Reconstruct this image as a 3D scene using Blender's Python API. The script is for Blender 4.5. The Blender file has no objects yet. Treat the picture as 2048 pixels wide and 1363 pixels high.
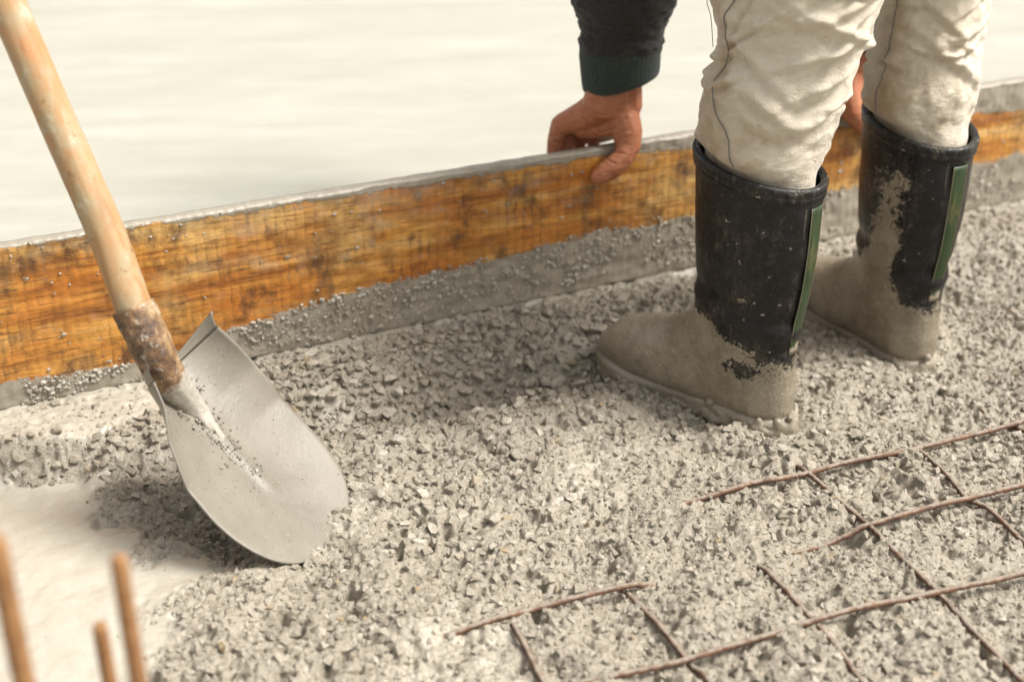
import bpy, bmesh, math, random
import numpy as np
from mathutils import Vector, Matrix

# ------------------------------------------------------------------ camera, world, sun, exposure
SC = bpy.context.scene
COL = SC.collection
FPX, CAM_H = 2844.0, 0.90                     # focal length in photo pixels, camera height (m)
PITCH = math.atan(1423 / FPX)
cd = bpy.data.cameras.new('camera'); cam = bpy.data.objects.new('camera', cd); COL.objects.link(cam)
cam.location = (0, 0, CAM_H); cam.rotation_euler = (math.pi / 2 - PITCH, 0, 0)
cd.sensor_width = 36.0; cd.lens = 36.0 * FPX / 2048.0; cd.clip_start = 0.05; cd.clip_end = 2000
cd.dof.use_dof = True; cd.dof.focus_distance = 1.72; cd.dof.aperture_fstop = 2.9
SC.camera = cam

SUN_EL, SUN_AZ = math.radians(56), math.radians(100)   # azimuth from +Y towards +X: veiled sun high on the right
W = bpy.data.worlds.new('World'); SC.world = W; W.use_nodes = True
wn = W.node_tree; wn.nodes.clear()
sky = wn.nodes.new('ShaderNodeTexSky'); sky.sky_type = 'NISHITA'; sky.sun_disc = False
sky.sun_elevation = SUN_EL; sky.sun_rotation = SUN_AZ
sky.air_density = 1.6; sky.dust_density = 6.0; sky.ozone_density = 1.0
hs = wn.nodes.new('ShaderNodeHueSaturation'); hs.inputs['Saturation'].default_value = 0.22
tint = wn.nodes.new('ShaderNodeMixRGB'); tint.blend_type = 'MULTIPLY'; tint.inputs[0].default_value = 1.0
tint.inputs[2].default_value = (1.0, 0.97, 0.92, 1)      # warm white cloud cover
bg = wn.nodes.new('ShaderNodeBackground'); bg.inputs[1].default_value = 0.062
wo = wn.nodes.new('ShaderNodeOutputWorld')
wn.links.new(sky.outputs[0], hs.inputs['Color']); wn.links.new(hs.outputs[0], tint.inputs[1])
wn.links.new(tint.outputs[0], bg.inputs[0]); wn.links.new(bg.outputs[0], wo.inputs[0])
sl = bpy.data.lights.new('sun', 'SUN'); sl.energy = 1.5; sl.angle = math.radians(20); sl.color = (1.0, 0.97, 0.925)
sun = bpy.data.objects.new('sun', sl); COL.objects.link(sun)
sdir = Vector((math.sin(SUN_AZ) * math.cos(SUN_EL), math.cos(SUN_AZ) * math.cos(SUN_EL), math.sin(SUN_EL)))
sun.rotation_euler = sdir.to_track_quat('Z', 'Y').to_euler(); sun.location = sdir * 20
SC.view_settings.view_transform = 'Standard'; SC.view_settings.look = 'None'
SC.view_settings.exposure = 1.7; SC.view_settings.gamma = 1.0
SC.cycles.use_denoising = True

# ------------------------------------------------------------------ pixel -> place
fw = np.array([0, math.cos(PITCH), -math.sin(PITCH)]); up = np.array([0, math.sin(PITCH), math.cos(PITCH)])
rt = np.array([1.0, 0, 0]); CAM = np.array([0, 0, CAM_H])
def ray(x, y): return fw + rt * (x - 1024) / FPX + up * (681.5 - y) / FPX
def gnd(x, y, z=0.0): d = ray(x, y); return CAM + d * ((z - CAM_H) / d[2])
def at(x, y, dep): return CAM + ray(x, y) * dep
def aty(x, y, yw): d = ray(x, y); return CAM + d * (yw / d[1])
A0 = gnd(0, 823); BD = gnd(2048, 400) - A0; BD /= np.linalg.norm(BD); BN = np.array([BD[1], -BD[0], 0])   # board line, direction, normal to the front
def brd(s, d, z): return A0 + BD * s + BN * d + np.array([0, 0, z])
def onb(x, y, d=0.0):                                     # pixel on the vertical plane d in front of the board's face
    r = ray(x, y); p0 = A0 + BN * d
    return CAM + r * (((p0 - CAM) @ BN) / (r @ BN))
def sd(p): q = np.asarray(p)[..., :2] - A0[:2]; return q @ BD[:2], q @ BN[:2]
V = lambda p: Vector((float(p[0]), float(p[1]), float(p[2])))

# ------------------------------------------------------------------ helpers
rng = np.random.default_rng(7); random.seed(7)
def tag(o, label=None, cat=None, group=None, kind=None):
    for k, v in (('label', label), ('category', cat), ('group', group), ('kind', kind)):
        if v: o[k] = v
    return o
def link(name, me, mat=None, parent=None, smooth=True):
    o = bpy.data.objects.new(name, me); COL.objects.link(o)
    if mat and not len(me.materials): me.materials.append(mat)
    if parent: o.parent = parent
    if smooth: me.shade_smooth()
    else: me.shade_flat()
    return o
def pymesh(name, v, f):
    me = bpy.data.meshes.new(name); me.from_pydata([tuple(map(float, p)) for p in v], [], f); me.update(); return me
def npmesh(name, v, f):                                   # all faces have the same corner count
    v = np.asarray(v, np.float32); f = np.asarray(f, np.int32); k = f.shape[1]
    me = bpy.data.meshes.new(name); me.vertices.add(len(v)); me.vertices.foreach_set('co', v.ravel())
    me.loops.add(f.size); me.loops.foreach_set('vertex_index', f.ravel())
    me.polygons.add(len(f)); me.polygons.foreach_set('loop_start', np.arange(0, f.size, k, dtype=np.int32))
    me.update(calc_edges=True); me.validate(); return me
def attr(me, name, vals):
    a = me.attributes.new(name, 'FLOAT', 'POINT'); a.data.foreach_set('value', np.asarray(vals, np.float32))
def grid_faces(n, m, wrap=False):                         # n rows of m points
    i = np.arange(n - 1)[:, None]; j = np.arange(m if wrap else m - 1)[None, :]; jn = (j + 1) % m
    return np.stack([i * m + j, i * m + jn, (i + 1) * m + jn, (i + 1) * m + j], -1).reshape(-1, 4)
def loft(rings, cap0=True, cap1=True):                    # rings: (n, m, 3) closed loops
    R = np.asarray(rings, float); n, m = R.shape[:2]
    v = R.reshape(-1, 3).tolist(); f = grid_faces(n, m, True).tolist()
    if cap0: v.append(R[0].mean(0)); c = len(v) - 1; f += [[c, (j + 1) % m, j] for j in range(m)]
    if cap1: v.append(R[-1].mean(0)); c = len(v) - 1; b = (n - 1) * m; f += [[c, b + j, b + (j + 1) % m] for j in range(m)]
    return v, f
def cr(pts, n):                                           # Catmull-Rom resample of rows
    P = np.asarray(pts, float); k = len(P); t = np.linspace(0, k - 1, n); i = np.minimum(t.astype(int), k - 2); u = (t - i)[:, None]
    Q = np.vstack([2 * P[0] - P[1], P, 2 * P[-1] - P[-2]]); p0, p1, p2, p3 = Q[i], Q[i + 1], Q[i + 2], Q[i + 3]
    return .5 * (2 * p1 + (p2 - p0) * u + (2 * p0 - 5 * p1 + 4 * p2 - p3) * u**2 + (3 * p1 - p0 - 3 * p2 + p3) * u**3)
def frames(path):
    P = np.asarray(path, float); T = np.gradient(P, axis=0); T /= np.linalg.norm(T, axis=1)[:, None]
    a = np.array([0, 0, 1.]) if abs(T[0][2]) < .8 else np.array([1., 0, 0]); X = []; x = a - T[0] * (a @ T[0])
    for t in T: x = x - t * (x @ t); x = x / np.linalg.norm(x); X.append(x)
    X = np.array(X); return P, T, X, np.cross(T, X)
def tube(path, rad, m=12, disp=None):
    P, T, X, Y = frames(path); n = len(P); r = np.broadcast_to(rad, (n,)).astype(float)
    th = np.linspace(0, 2 * math.pi, m, endpoint=False)
    rr = r[:, None] * np.ones(m)[None]
    if disp is not None: rr = rr + disp(np.arange(n)[:, None], th[None])
    return P[:, None] + rr[..., None] * (X[:, None] * np.cos(th)[None, :, None] + Y[:, None] * np.sin(th)[None, :, None])
def hsh(ix, iy, seed):
    h = (ix * 374761393 + iy * 668265263 + seed * 974634761) & 0x7fffffff
    h = ((h ^ (h >> 13)) * 1274126177) & 0x7fffffff
    return ((h ^ (h >> 16)) & 0xffff) / 65535.0
def vn(x, y, seed=0):
    x = np.asarray(x, float); y = np.asarray(y, float); ix = np.floor(x).astype(np.int64); iy = np.floor(y).astype(np.int64)
    u = x - ix; v = y - iy; u = u * u * (3 - 2 * u); v = v * v * (3 - 2 * v)
    return ((hsh(ix, iy, seed) * (1 - u) + hsh(ix + 1, iy, seed) * u) * (1 - v) + (hsh(ix, iy + 1, seed) * (1 - u) + hsh(ix + 1, iy + 1, seed) * u) * v) * 2 - 1
def fbm(x, y, o=4, seed=0):
    return sum(vn(x * 2**i, y * 2**i, seed + i * 17) / 2**i for i in range(o))
def ss(a, b, x): t = np.clip((x - a) / (b - a), 0, 1); return t * t * (3 - 2 * t)
def polysd(x, y, poly):                                   # signed distance to a polygon, negative inside
    P = np.asarray(poly)[:, :2]; best = np.full(np.shape(x), 1e9); ins = np.zeros(np.shape(x), bool)
    for k in range(len(P)):
        a, b = P[k], P[(k + 1) % len(P)]; e = b - a; t = np.clip(((x - a[0]) * e[0] + (y - a[1]) * e[1]) / (e @ e), 0, 1)
        best = np.minimum(best, np.hypot(x - a[0] - t * e[0], y - a[1] - t * e[1]))
        if a[1] != b[1]: ins ^= ((a[1] > y) != (b[1] > y)) & (x < (b[0] - a[0]) * (y - a[1]) / (b[1] - a[1]) + a[0])
    return np.where(ins, -best, best)
def segd(x, y, a, b):
    e = b - a; t = np.clip(((x - a[0]) * e[0] + (y - a[1]) * e[1]) / (e @ e), 0, 1)
    return np.hypot(x - a[0] - t * e[0], y - a[1] - t * e[1])
ICO = bmesh.new(); bmesh.ops.create_icosphere(ICO, subdivisions=2, radius=1)
ICOV = np.array([v.co[:] for v in ICO.verts]); ICOF = np.array([[v.index for v in f.verts] for f in ICO.faces]); ICO.free()
def balls(chain):                                         # spheres along (x, y, z, r) rows
    out = []; C = np.asarray(chain, float)
    for k in range(len(C) - 1):
        a, b = C[k], C[k + 1]; L = np.linalg.norm(b[:3] - a[:3]); n = max(2, int(L / (0.22 * min(a[3], b[3]))) + 1)
        out += [a + (b - a) * t for t in np.linspace(0, 1, n)]
    return out if len(C) > 1 else [C[0]]
def remesh(balls_, voxel, smooth=5):                      # union of spheres (x, y, z, r) -> one continuous skin mesh
    vs, fs, k = [], [], 0
    for b in balls_: vs.append(ICOV * b[3] + b[:3]); fs.append(ICOF + k); k += len(ICOV)
    me = npmesh('tmp', np.vstack(vs), np.vstack(fs)); o = link('tmp', me)
    md = o.modifiers.new('r', 'REMESH'); md.mode = 'VOXEL'; md.voxel_size = voxel
    sm = o.modifiers.new('s', 'SMOOTH'); sm.factor = .5; sm.iterations = smooth
    dg = bpy.context.evaluated_depsgraph_get(); e = o.evaluated_get(dg); r = bpy.data.meshes.new_from_object(e)
    bpy.data.objects.remove(o); bpy.data.meshes.remove(me); return r
def mesh_data(me): return [tuple(v.co) for v in me.vertices], [list(p.vertices) for p in me.polygons]
def joinvf(lst):
    v, f = [], []
    for a, b in lst: k = len(v); v += [tuple(map(float, p)) for p in a]; f += [[i + k for i in q] for q in b]
    return v, f

# ------------------------------------------------------------------ materials
class NT:
    def __init__(s, name):
        s.m = bpy.data.materials.new(name); s.m.use_nodes = True; s.t = s.m.node_tree
        s.b = s.t.nodes['Principled BSDF']; s.tc = s.t.nodes.new('ShaderNodeTexCoord')
    def n(s, ty, **kw):
        o = s.t.nodes.new(ty)
        for k, v in kw.items(): setattr(o, k, v)
        return o
    def put(s, sock, v):
        if hasattr(v, 'is_output') or isinstance(v, bpy.types.NodeSocket): s.t.links.new(v, sock)
        else: sock.default_value = (*v, 1) if isinstance(v, (tuple, list)) and len(v) == 3 and sock.type == 'RGBA' else v
    def co(s, sc=(1, 1, 1), which='Object'):
        mp = s.n('ShaderNodeMapping'); mp.inputs['Rotation'].default_value = (0, 0, getattr(s, 'rot', 0.0)); mp.inputs['Scale'].default_value = sc; s.put(mp.inputs[0], s.tc.outputs[which]); return mp.outputs[0]
    def noise(s, scale, detail=4, rough=.55, sc=(1, 1, 1), dist=0.0, which='Object'):
        o = s.n('ShaderNodeTexNoise'); s.put(o.inputs['Vector'], s.co(sc, which))
        o.inputs['Scale'].default_value = scale; o.inputs['Detail'].default_value = detail
        o.inputs['Roughness'].default_value = rough; o.inputs['Distortion'].default_value = dist; return o.outputs[0]
    def voro(s, scale, sc=(1, 1, 1), feat='F1'):
        o = s.n('ShaderNodeTexVoronoi', feature=feat); s.put(o.inputs['Vector'], s.co(sc)); o.inputs['Scale'].default_value = scale; return o.outputs[0]
    def ramp(s, v, stops):
        o = s.n('ShaderNodeValToRGB'); s.put(o.inputs[0], v); e = o.color_ramp.elements
        while len(e) < len(stops): e.new(.5)
        for el, (p, c) in zip(e, stops): el.position = p; el.color = (c, c, c, 1) if isinstance(c, (int, float)) else (*c, 1)
        return o.outputs[0]
    def mix(s, f, a, b, mode='MIX'):
        o = s.n('ShaderNodeMixRGB', blend_type=mode); s.put(o.inputs[0], f); s.put(o.inputs[1], a); s.put(o.inputs[2], b); return o.outputs[0]
    def math(s, op, a, b=0.0, c=0.0):
        o = s.n('ShaderNodeMath', operation=op); s.put(o.inputs[0], a); s.put(o.inputs[1], b); s.put(o.inputs[2], c); return o.outputs[0]
    def mr(s, v, a, b, c=0.0, d=1.0):
        o = s.n('ShaderNodeMapRange'); s.put(o.inputs[0], v)
        for k, x in enumerate((a, b, c, d)): s.put(o.inputs[k + 1], x)
        return o.outputs[0]
    def attr(s, name): return s.n('ShaderNodeAttribute', attribute_name=name).outputs['Fac']
    def bump(s, h, dist=.001, strength=1.0, prev=None):
        o = s.n('ShaderNodeBump'); s.put(o.inputs['Height'], h); o.inputs['Distance'].default_value = dist; s.put(o.inputs['Strength'], strength)
        if prev: s.put(o.inputs['Normal'], prev)
        return o.outputs[0]
    def out(s, col, rough=.6, normal=None, **kw):
        s.put(s.b.inputs['Base Color'], col); s.put(s.b.inputs['Roughness'], rough)
        if normal: s.put(s.b.inputs['Normal'], normal)
        for k, v in kw.items(): s.put(s.b.inputs[k.replace('_', ' ')], v)
        return s.m

CEM_D, CEM_M, CEM_L = (0.32, 0.285, 0.23), (0.44, 0.40, 0.335), (0.53, 0.49, 0.42)
def m_bed():
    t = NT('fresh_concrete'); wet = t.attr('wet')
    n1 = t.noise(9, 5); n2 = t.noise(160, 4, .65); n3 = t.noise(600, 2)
    c = t.ramp(n1, [(.3, (.375, .347, .286)), (.7, (.44, .41, .345))]); c = t.mix(t.math('SUBTRACT', 1.0, wet), c, (.315, .280, .222)); c = t.mix(t.math('MULTIPLY', t.mr(n2, .35, .6, .5, 0), t.mr(wet, 0, 1, 1, .15)), c, (.165, .138, .098))  # rough bed darker than the paste: shade of the stone gaps put into colour
    r = t.math('MULTIPLY_ADD', wet, t.mr(n2, .3, .7, -.40, -.32), t.mr(n2, .3, .7, .48, .34))
    b = t.bump(n2, .0030, t.mr(wet, 0, 1, 1.0, .16)); b = t.bump(n3, .0010, t.mr(wet, 0, 1, .9, .06), b)
    return t.out(c, r, b)
def m_stone(single=False):
    t = NT('cement_coated_stone'); g = t.n('ShaderNodeObjectInfo').outputs['Random'] if single else t.n('ShaderNodeNewGeometry').outputs['Random Per Island']
    c = t.ramp(g, [(0, (.285, .25, .195)), (.35, (.345, .307, .244)), (.8, (.40, .361, .294)), (.98, (.48, .44, .372)), (.9975, (.34, .25, .14))])
    k = .006 if single else 1.0; n = t.noise(220 * k, 4, .6); c = t.mix(t.mr(n, .38, .62, .5, 0), c, (.235, .20, .15))
    return t.out(c, t.mr(n, .3, .7, .50, .32), t.bump(t.math('ADD', n, t.math('MULTIPLY', t.noise(700 * k, 3, .6), .6)), .0026, 1.0), Specular_IOR_Level=.5)
def m_slab():
    t = NT('smoothed_wet_concrete'); t.rot = math.radians(-13)
    st = t.noise(3.2, 6, .62, (.35, 2.6, 1)); st2 = t.noise(18, 5, .6, (.22, 2.2, 1)); fi = t.noise(150, 3, .6, (.5, 1.3, 1))
    bl = t.noise(5.5, 5, .65, (.8, 1.5, 1)); st = t.math('ADD', t.math('MULTIPLY', st, .6), t.math('MULTIPLY', bl, .4))
    c = t.ramp(st, [(.32, (.335, .32, .265)), (.5, (.375, .361, .305)), (.68, (.45, .437, .385))])
    r = t.math('ADD', t.mr(st, .35, .65, .55, .34), t.mr(st2, .35, .65, .10, -.10))
    b = t.bump(st2, .003, .4); b = t.bump(fi, .0020, .7, b)
    return t.out(c, r, b, Specular_IOR_Level=.55)
def m_board():
    t = NT('sawn_orange_plank')
    g1 = t.noise(26, 5, .6, (.10, 1, 1.6), .6); g2 = t.noise(120, 5, .7, (.16, 1, 2.2)); big = t.noise(5.5, 4, .55, (1, 1, 1.4)); blot = t.noise(19, 5, .65, (1, 1, .7))
    c = t.ramp(g1, [(.32, (.20, .07, .014)), (.43, (.40, .15, .024)), (.54, (.55, .26, .05)), (.70, (.66, .42, .16))])
    c = t.mix(t.mr(big, .50, .66, 0, .7), c, (.52, .165, .02)); c = t.mix(t.mr(big, .47, .36, 0, .7), c, (.58, .37, .13))
    w = t.n('ShaderNodeTexWave', wave_type='BANDS', bands_direction='X'); t.put(w.inputs['Vector'], t.co())
    w.inputs['Scale'].default_value = 23.0; w.inputs['Distortion'].default_value = 2.2; w.inputs['Detail'].default_value = 3; w.inputs['Detail Scale'].default_value = 4.0
    saw = t.math('MULTIPLY', t.mr(w.outputs[1], .26, .04, 0, 1), t.math('MULTIPLY', t.mr(t.noise(14, 4, .65, (.8, 1, .8)), .42, .66, .1, 1), t.mr(t.noise(95, 3, .6, (.25, 1, 1.3)), .62, .40, .15, 1)))
    c = t.mix(t.math('MULTIPLY', saw, .62), c, (.07, .028, .012))
    c = t.mix(t.mr(g2, .47, .36, 0, .85), c, (.13, .05, .014)); c = t.mix(t.mr(t.noise(9, 6, .7, (.8, 1, 1.2)), .50, .66, 0, .75), c, (.16, .062, .017))
    c = t.mix(t.mr(blot, .52, .66, 0, .85), c, (.075, .035, .016))
    cem = t.attr('cem'); ne = t.noise(70, 5, .7); nd = t.noise(16, 4, .6, (1, 1, 1.6))
    m = t.math('ADD', cem, t.math('ADD', t.mr(ne, .3, .7, -.28, .28), t.mr(nd, .3, .7, -.3, .3)))
    m = t.mr(m, .42, .54, 0, 1)
    film = t.math('MULTIPLY', t.mr(t.math('ADD', t.mr(nd, .3, .7, -.3, .45), t.attr('film')), .35, .8, 0, .62), t.mr(ne, .35, .6, .5, 1))
    grey = t.mix(t.noise(90, 4), (.235, .205, .158), (.35, .315, .255))
    c = t.mix(film, c, grey); c = t.mix(m, c, grey)
    h = t.math('ADD', t.math('MULTIPLY', g2, .6), t.math('MULTIPLY', w.outputs[1], .25))
    b = t.bump(h, .0022, .7); b = t.bump(t.math('ADD', t.math('MULTIPLY', m, .6), t.math('MULTIPLY', ne, .5)), .002, .8, b)
    return t.out(c, t.mr(m, 0, 1, .50, .30), b)
def m_cement(name, lo=(.34, .31, .26), hi=(.45, .42, .365), rough=(.30, .5), spk=True, bumpd=.0012):
    t = NT(name); n = t.noise(14, 5, .6); f = t.noise(190, 4, .65)
    c = t.mix(t.mr(n, .35, .65), lo, hi)
    if spk:
        sp = t.noise(330, 2, .5); c = t.mix(t.mr(sp, .66, .76, 0, .35), c, (.50, .47, .41)); c = t.mix(t.mr(sp, .33, .25, 0, .4), c, (.16, .14, .115))
    return t.out(c, t.mr(n, .3, .7, *rough), t.bump(f, bumpd, .6))
def m_handle():
    t = NT('worn_handle_wood'); g = t.noise(60, 5, .6, (1, 1, .06), .3); p = t.noise(30, 5, .65, (1, 1, .55)); q = t.noise(90, 3, .6)
    c = t.ramp(g, [(.3, (.30, .15, .062)), (.5, (.40, .235, .11)), (.72, (.47, .315, .175))])
    c = t.mix(t.mr(p, .46, .56, 0, .85), c, (.37, .30, .18)); c = t.mix(t.mr(p, .58, .64, 0, .75), c, (.50, .45, .345))
    c = t.mix(t.mr(t.noise(11, 4), .52, .7, 0, .6), c, (.50, .21, .08)); c = t.mix(t.mr(q, .62, .70, 0, .8), c, (.24, .12, .055)); c = t.mix(t.mr(t.noise(17, 5, .7, (1, 1, .3)), .50, .66, 0, .55), c, (.27, .20, .12))
    return t.out(c, .48, t.bump(t.math('ADD', g, t.math('MULTIPLY', p, .8)), .0016, .6))
def m_rust_socket():
    t = NT('rusty_steel'); a = t.noise(38, 6, .7); b_ = t.noise(110, 4, .6)
    c = t.ramp(a, [(.34, (.045, .032, .026)), (.47, (.15, .085, .045)), (.56, (.30, .185, .09)), (.68, (.42, .33, .21))])
    low = t.attr('mud'); m = t.mr(t.math('ADD', low, t.mr(a, .3, .7, -.3, .3)), .42, .58)
    c = t.mix(t.mr(b_, .58, .70, 0, .8), c, (.40, .37, .31)); c = t.mix(m, c, (.38, .35, .295))
    return t.out(c, t.mr(a, .3, .7, .75, .45), t.bump(t.math('ADD', a, b_), .002, .9))
def m_rust(name, a, b_, cm=.5):
    t = NT(name); n = t.noise(60, 5, .7); c = t.ramp(n, [(.32, a), (.62, b_)])
    if cm > 0:                                            # wet cement lying on the upper side of the bar
        sx = t.n('ShaderNodeSeparateXYZ'); t.put(sx.inputs[0], t.n('ShaderNodeNewGeometry').outputs['Normal'])
        c = t.mix(t.mr(t.math('ADD', t.math('MULTIPLY', sx.outputs[2], .35), t.noise(70, 6, .8)), .66, .86, 0, .75), c, (.30, .265, .215))
    return t.out(c, .8, t.bump(n, .0012, .8))
def m_rubber():
    t = NT('muddy_black_rubber'); mud = t.attr('mud')
    big = t.noise(17, 6, .62); mid = t.noise(52, 6, .7); fine = t.noise(230, 4, .65); scr = t.noise(75, 5, .7, (1, 1, .22), 1.2); spk = t.noise(105, 2, .5)
    blk = t.mix(t.mr(mid, .45, .75, 0, .55), (.006, .0055, .006), (.02, .018, .018))
    blk = t.mix(t.mr(scr, .64, .72, 0, .45), blk, (.24, .20, .155)); blk = t.mix(t.mr(t.noise(60, 6, .75, (1, 1, .5)), .60, .72, 0, .5), blk, (.15, .125, .10)); blk = t.mix(t.mr(spk, .72, .75, 0, .7), blk, (.45, .42, .37))
    m = t.math('ADD', mud, t.math('ADD', t.mr(big, .3, .7, -.34, .34), t.math('ADD', t.mr(mid, .3, .7, -.26, .26), t.mr(fine, .3, .7, -.26, .26)))); mk = t.mr(m, .40, .60)
    coat = t.mix(t.mr(big, .35, .65), (.215, .18, .128), (.315, .272, .205)); coat = t.mix(t.mr(mid, .50, .66, 0, .55), coat, (.14, .115, .078)); coat = t.mix(t.mr(fine, .60, .68, 0, .6), coat, (.46, .425, .355)); coat = t.mix(t.mr(t.noise(310, 2, .5), .36, .30, 0, .6), coat, (.09, .075, .055))
    blk = t.mix(t.math('MULTIPLY', t.mr(m, .02, .46), t.mr(scr, .44, .64, .0, .45)), blk, (.17, .145, .11)); c = t.mix(mk, blk, coat)
    r = t.mix(mk, t.mr(mid, .3, .7, .22, .42), t.mr(big, .3, .7, .14, .36))
    b = t.bump(t.math('ADD', mk, t.math('MULTIPLY', mid, .9)), .0034, 1.0); b = t.bump(fine, .0012, t.mr(mk, 0, 1, .25, .9), b)
    return t.out(c, r, b, Coat_Weight=t.math('MULTIPLY', mk, .45), Coat_Roughness=.18, Specular_IOR_Level=.38)
def m_stripe():
    t = NT('green_rubber_stripe'); n = t.noise(60, 5, .7, (1, 1, .3)); mud = t.attr('mud')
    c = t.mix(t.mr(n, .35, .65), (.012, .030, .008), (.032, .058, .018)); c = t.mix(t.mr(t.noise(30, 5, .7, (1, 1, .3)), .54, .68, 0, .7), c, (.20, .13, .05))
    m = t.mr(t.math('ADD', mud, t.mr(t.noise(40, 5, .7), .3, .7, -.3, .3)), .45, .55); c = t.mix(m, c, (.27, .235, .175))
    return t.out(c, .42, t.bump(n, .0006, .6))
def m_cloth():
    t = NT('cream_work_cotton'); st = t.noise(9, 5, .6); dk = t.noise(34, 5, .7); wv = t.noise(700, 2, .5); side = t.attr('stain')
    c = t.mix(t.mr(st, .38, .72), (.63, .575, .475), (.53, .455, .34))
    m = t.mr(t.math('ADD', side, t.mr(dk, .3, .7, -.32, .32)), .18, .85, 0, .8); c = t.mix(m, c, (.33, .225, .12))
    c = t.mix(t.mr(t.noise(60, 4, .6), .66, .74, 0, .5), c, (.36, .24, .14))
    return t.out(c, .9, t.bump(t.math('ADD', wv, t.math('MULTIPLY', t.noise(60, 5, .65, (1, 1, 2.2), 1.0), 1.6)), .0016, .8), Sheen_Weight=.25)
def m_knit(name, a, b_, rib=None):
    t = NT(name); n = t.noise(300, 4, .6); c = t.mix(t.mr(n, .35, .65), a, b_); c = t.mix(t.mr(t.noise(24, 5, .7), .58, .7, 0, .5), c, (.045, .035, .028))
    return t.out(c, .95, t.bump(n, .0015, .8), Sheen_Weight=.12)
def m_skin():
    t = NT('weathered_skin'); n = t.noise(30, 5, .6); f = t.noise(260, 4, .65); w = t.noise(75, 4, .6, (.5, .5, 2.4), .8)
    c = t.mix(t.mr(n, .35, .65), (.36, .115, .05), (.47, .19, .095)); c = t.mix(t.mr(w, .42, .34, 0, .55), c, (.18, .05, .022))
    return t.out(c, t.mr(f, .3, .7, .55, .38), t.bump(t.math('ADD', t.math('MULTIPLY', w, 1.0), t.math('MULTIPLY', f, .35)), .0022, .9),
                 Subsurface_Weight=.12, Subsurface_Radius=(.006, .002, .001), Subsurface_Scale=1.0)
def m_plain(name, c, r=.7):
    t = NT(name); n = t.noise(120, 4); return t.out(t.mix(n, c, tuple(x * .7 for x in c)), r, t.bump(n, .0006, .5))
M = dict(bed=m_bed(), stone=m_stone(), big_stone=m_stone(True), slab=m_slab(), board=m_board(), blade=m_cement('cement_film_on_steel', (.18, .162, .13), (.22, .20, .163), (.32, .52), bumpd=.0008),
         splat=m_cement('cement_splatter', (.27, .24, .19), (.40, .37, .31), (.35, .5)), handle=m_handle(), socket=m_rust_socket(),
         bar=m_rust('rusty_bar_with_cement', (.06, .034, .022), (.16, .078, .042), .75), stake=m_rust('orange_rusty_bar', (.20, .092, .035), (.32, .165, .065), 0),
         rubber=m_rubber(), stripe=m_stripe(), cloth=m_cloth(), knit=m_knit('charcoal_knit', (.012, .011, .012), (.028, .025, .024)),
         cuff=m_knit('dark_green_rib_knit', (.018, .027, .022), (.035, .048, .038)), skin=m_skin(), mud=m_cement('boot_mud', (.20, .17, .125), (.30, .265, .205), (.22, .4), bumpd=.002),
         thread=m_plain('grey_thread', (.22, .21, .20)), piping=m_plain('pale_piping', (.20, .165, .11)), hair=m_plain('dark_hair', (.03, .02, .015)))

# ------------------------------------------------------------------ the setting: slab behind the board, rough fresh concrete in front
def geo(a, b, step, far):                                 # fine steps from a to b, growing steps out to +-far
    o = []; x = step
    while sum(o) < far: x *= 1.35; o.append(x)
    o = np.cumsum(o); return np.concatenate([(a - o)[::-1], np.arange(a, b, step), b + np.concatenate([[0], o])])
px = lambda pts, z=0.0: np.array([gnd(x, y, z) for x, y in pts])
LOW, LIP = -0.036, 0.002
SMOOTH_L = px([(-500, 985), (-200, 965), (0, 950), (120, 932), (205, 930), (205, 990), (215, 1050), (290, 1092), (420, 1118), (520, 1130), (480, 1140), (430, 1142), (370, 1150), (318, 1235), (285, 1363), (240, 1550), (-600, 1900)], LOW)
WET_U = px([(-600, 950), (0, 826), (345, 755), (345, 800), (300, 845), (225, 880), (130, 898), (0, 905), (-600, 1010)])
PASTE = [px(p, LOW) for p in ([(680, 985), (760, 975), (770, 1040), (700, 1090), (610, 1130), (640, 1060)], [(880, 1210), (1020, 1240), (1060, 1363), (1000, 1450), (820, 1450), (800, 1330)], [(640, 800), (800, 830), (820, 880), (720, 900), (650, 860)], [(1140, 880), (1260, 900), (1230, 1000), (1100, 960)])]
RIDGE = px([(-300, 955), (0, 920), (100, 908), (220, 885), (320, 845), (330, 900), (235, 930), (110, 935), (0, 948), (-300, 980)], LOW * .6)
FEET = []
def dmask(s, d):                                          # where the raised lip under the board ends
    return np.interp(s, [-3, -.2, 0.0, .12, .22, .33, .45, .6, .8, 1.0, 1.15, 1.3, 1.6, 2.0, 4], [.17, .165, .155, .14, .10, .06, .05, .05, .06, .07, .07, .075, .09, .12, .12])
def trough(x, y): s, d = sd(np.stack([x, y], -1)); return np.exp(-np.maximum(0, np.abs(s - .60) / .42)**4) * np.exp(-((d - .125) / .075)**2)
def crumb(x, y):                                          # lumps of stone under the paste: rounded cells with creases between
    a = np.abs(vn(x * 150, y * 150, 211)) + .6 * np.abs(vn(x * 320 + 3, y * 320, 213)); return a * 1.5 - .55
def pits(x, y): return np.maximum(0, vn(x * 118, y * 118, 201) * .75 + vn(x * 45, y * 45, 203) * .55 - .20 + .30 * trough(x, y))
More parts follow.
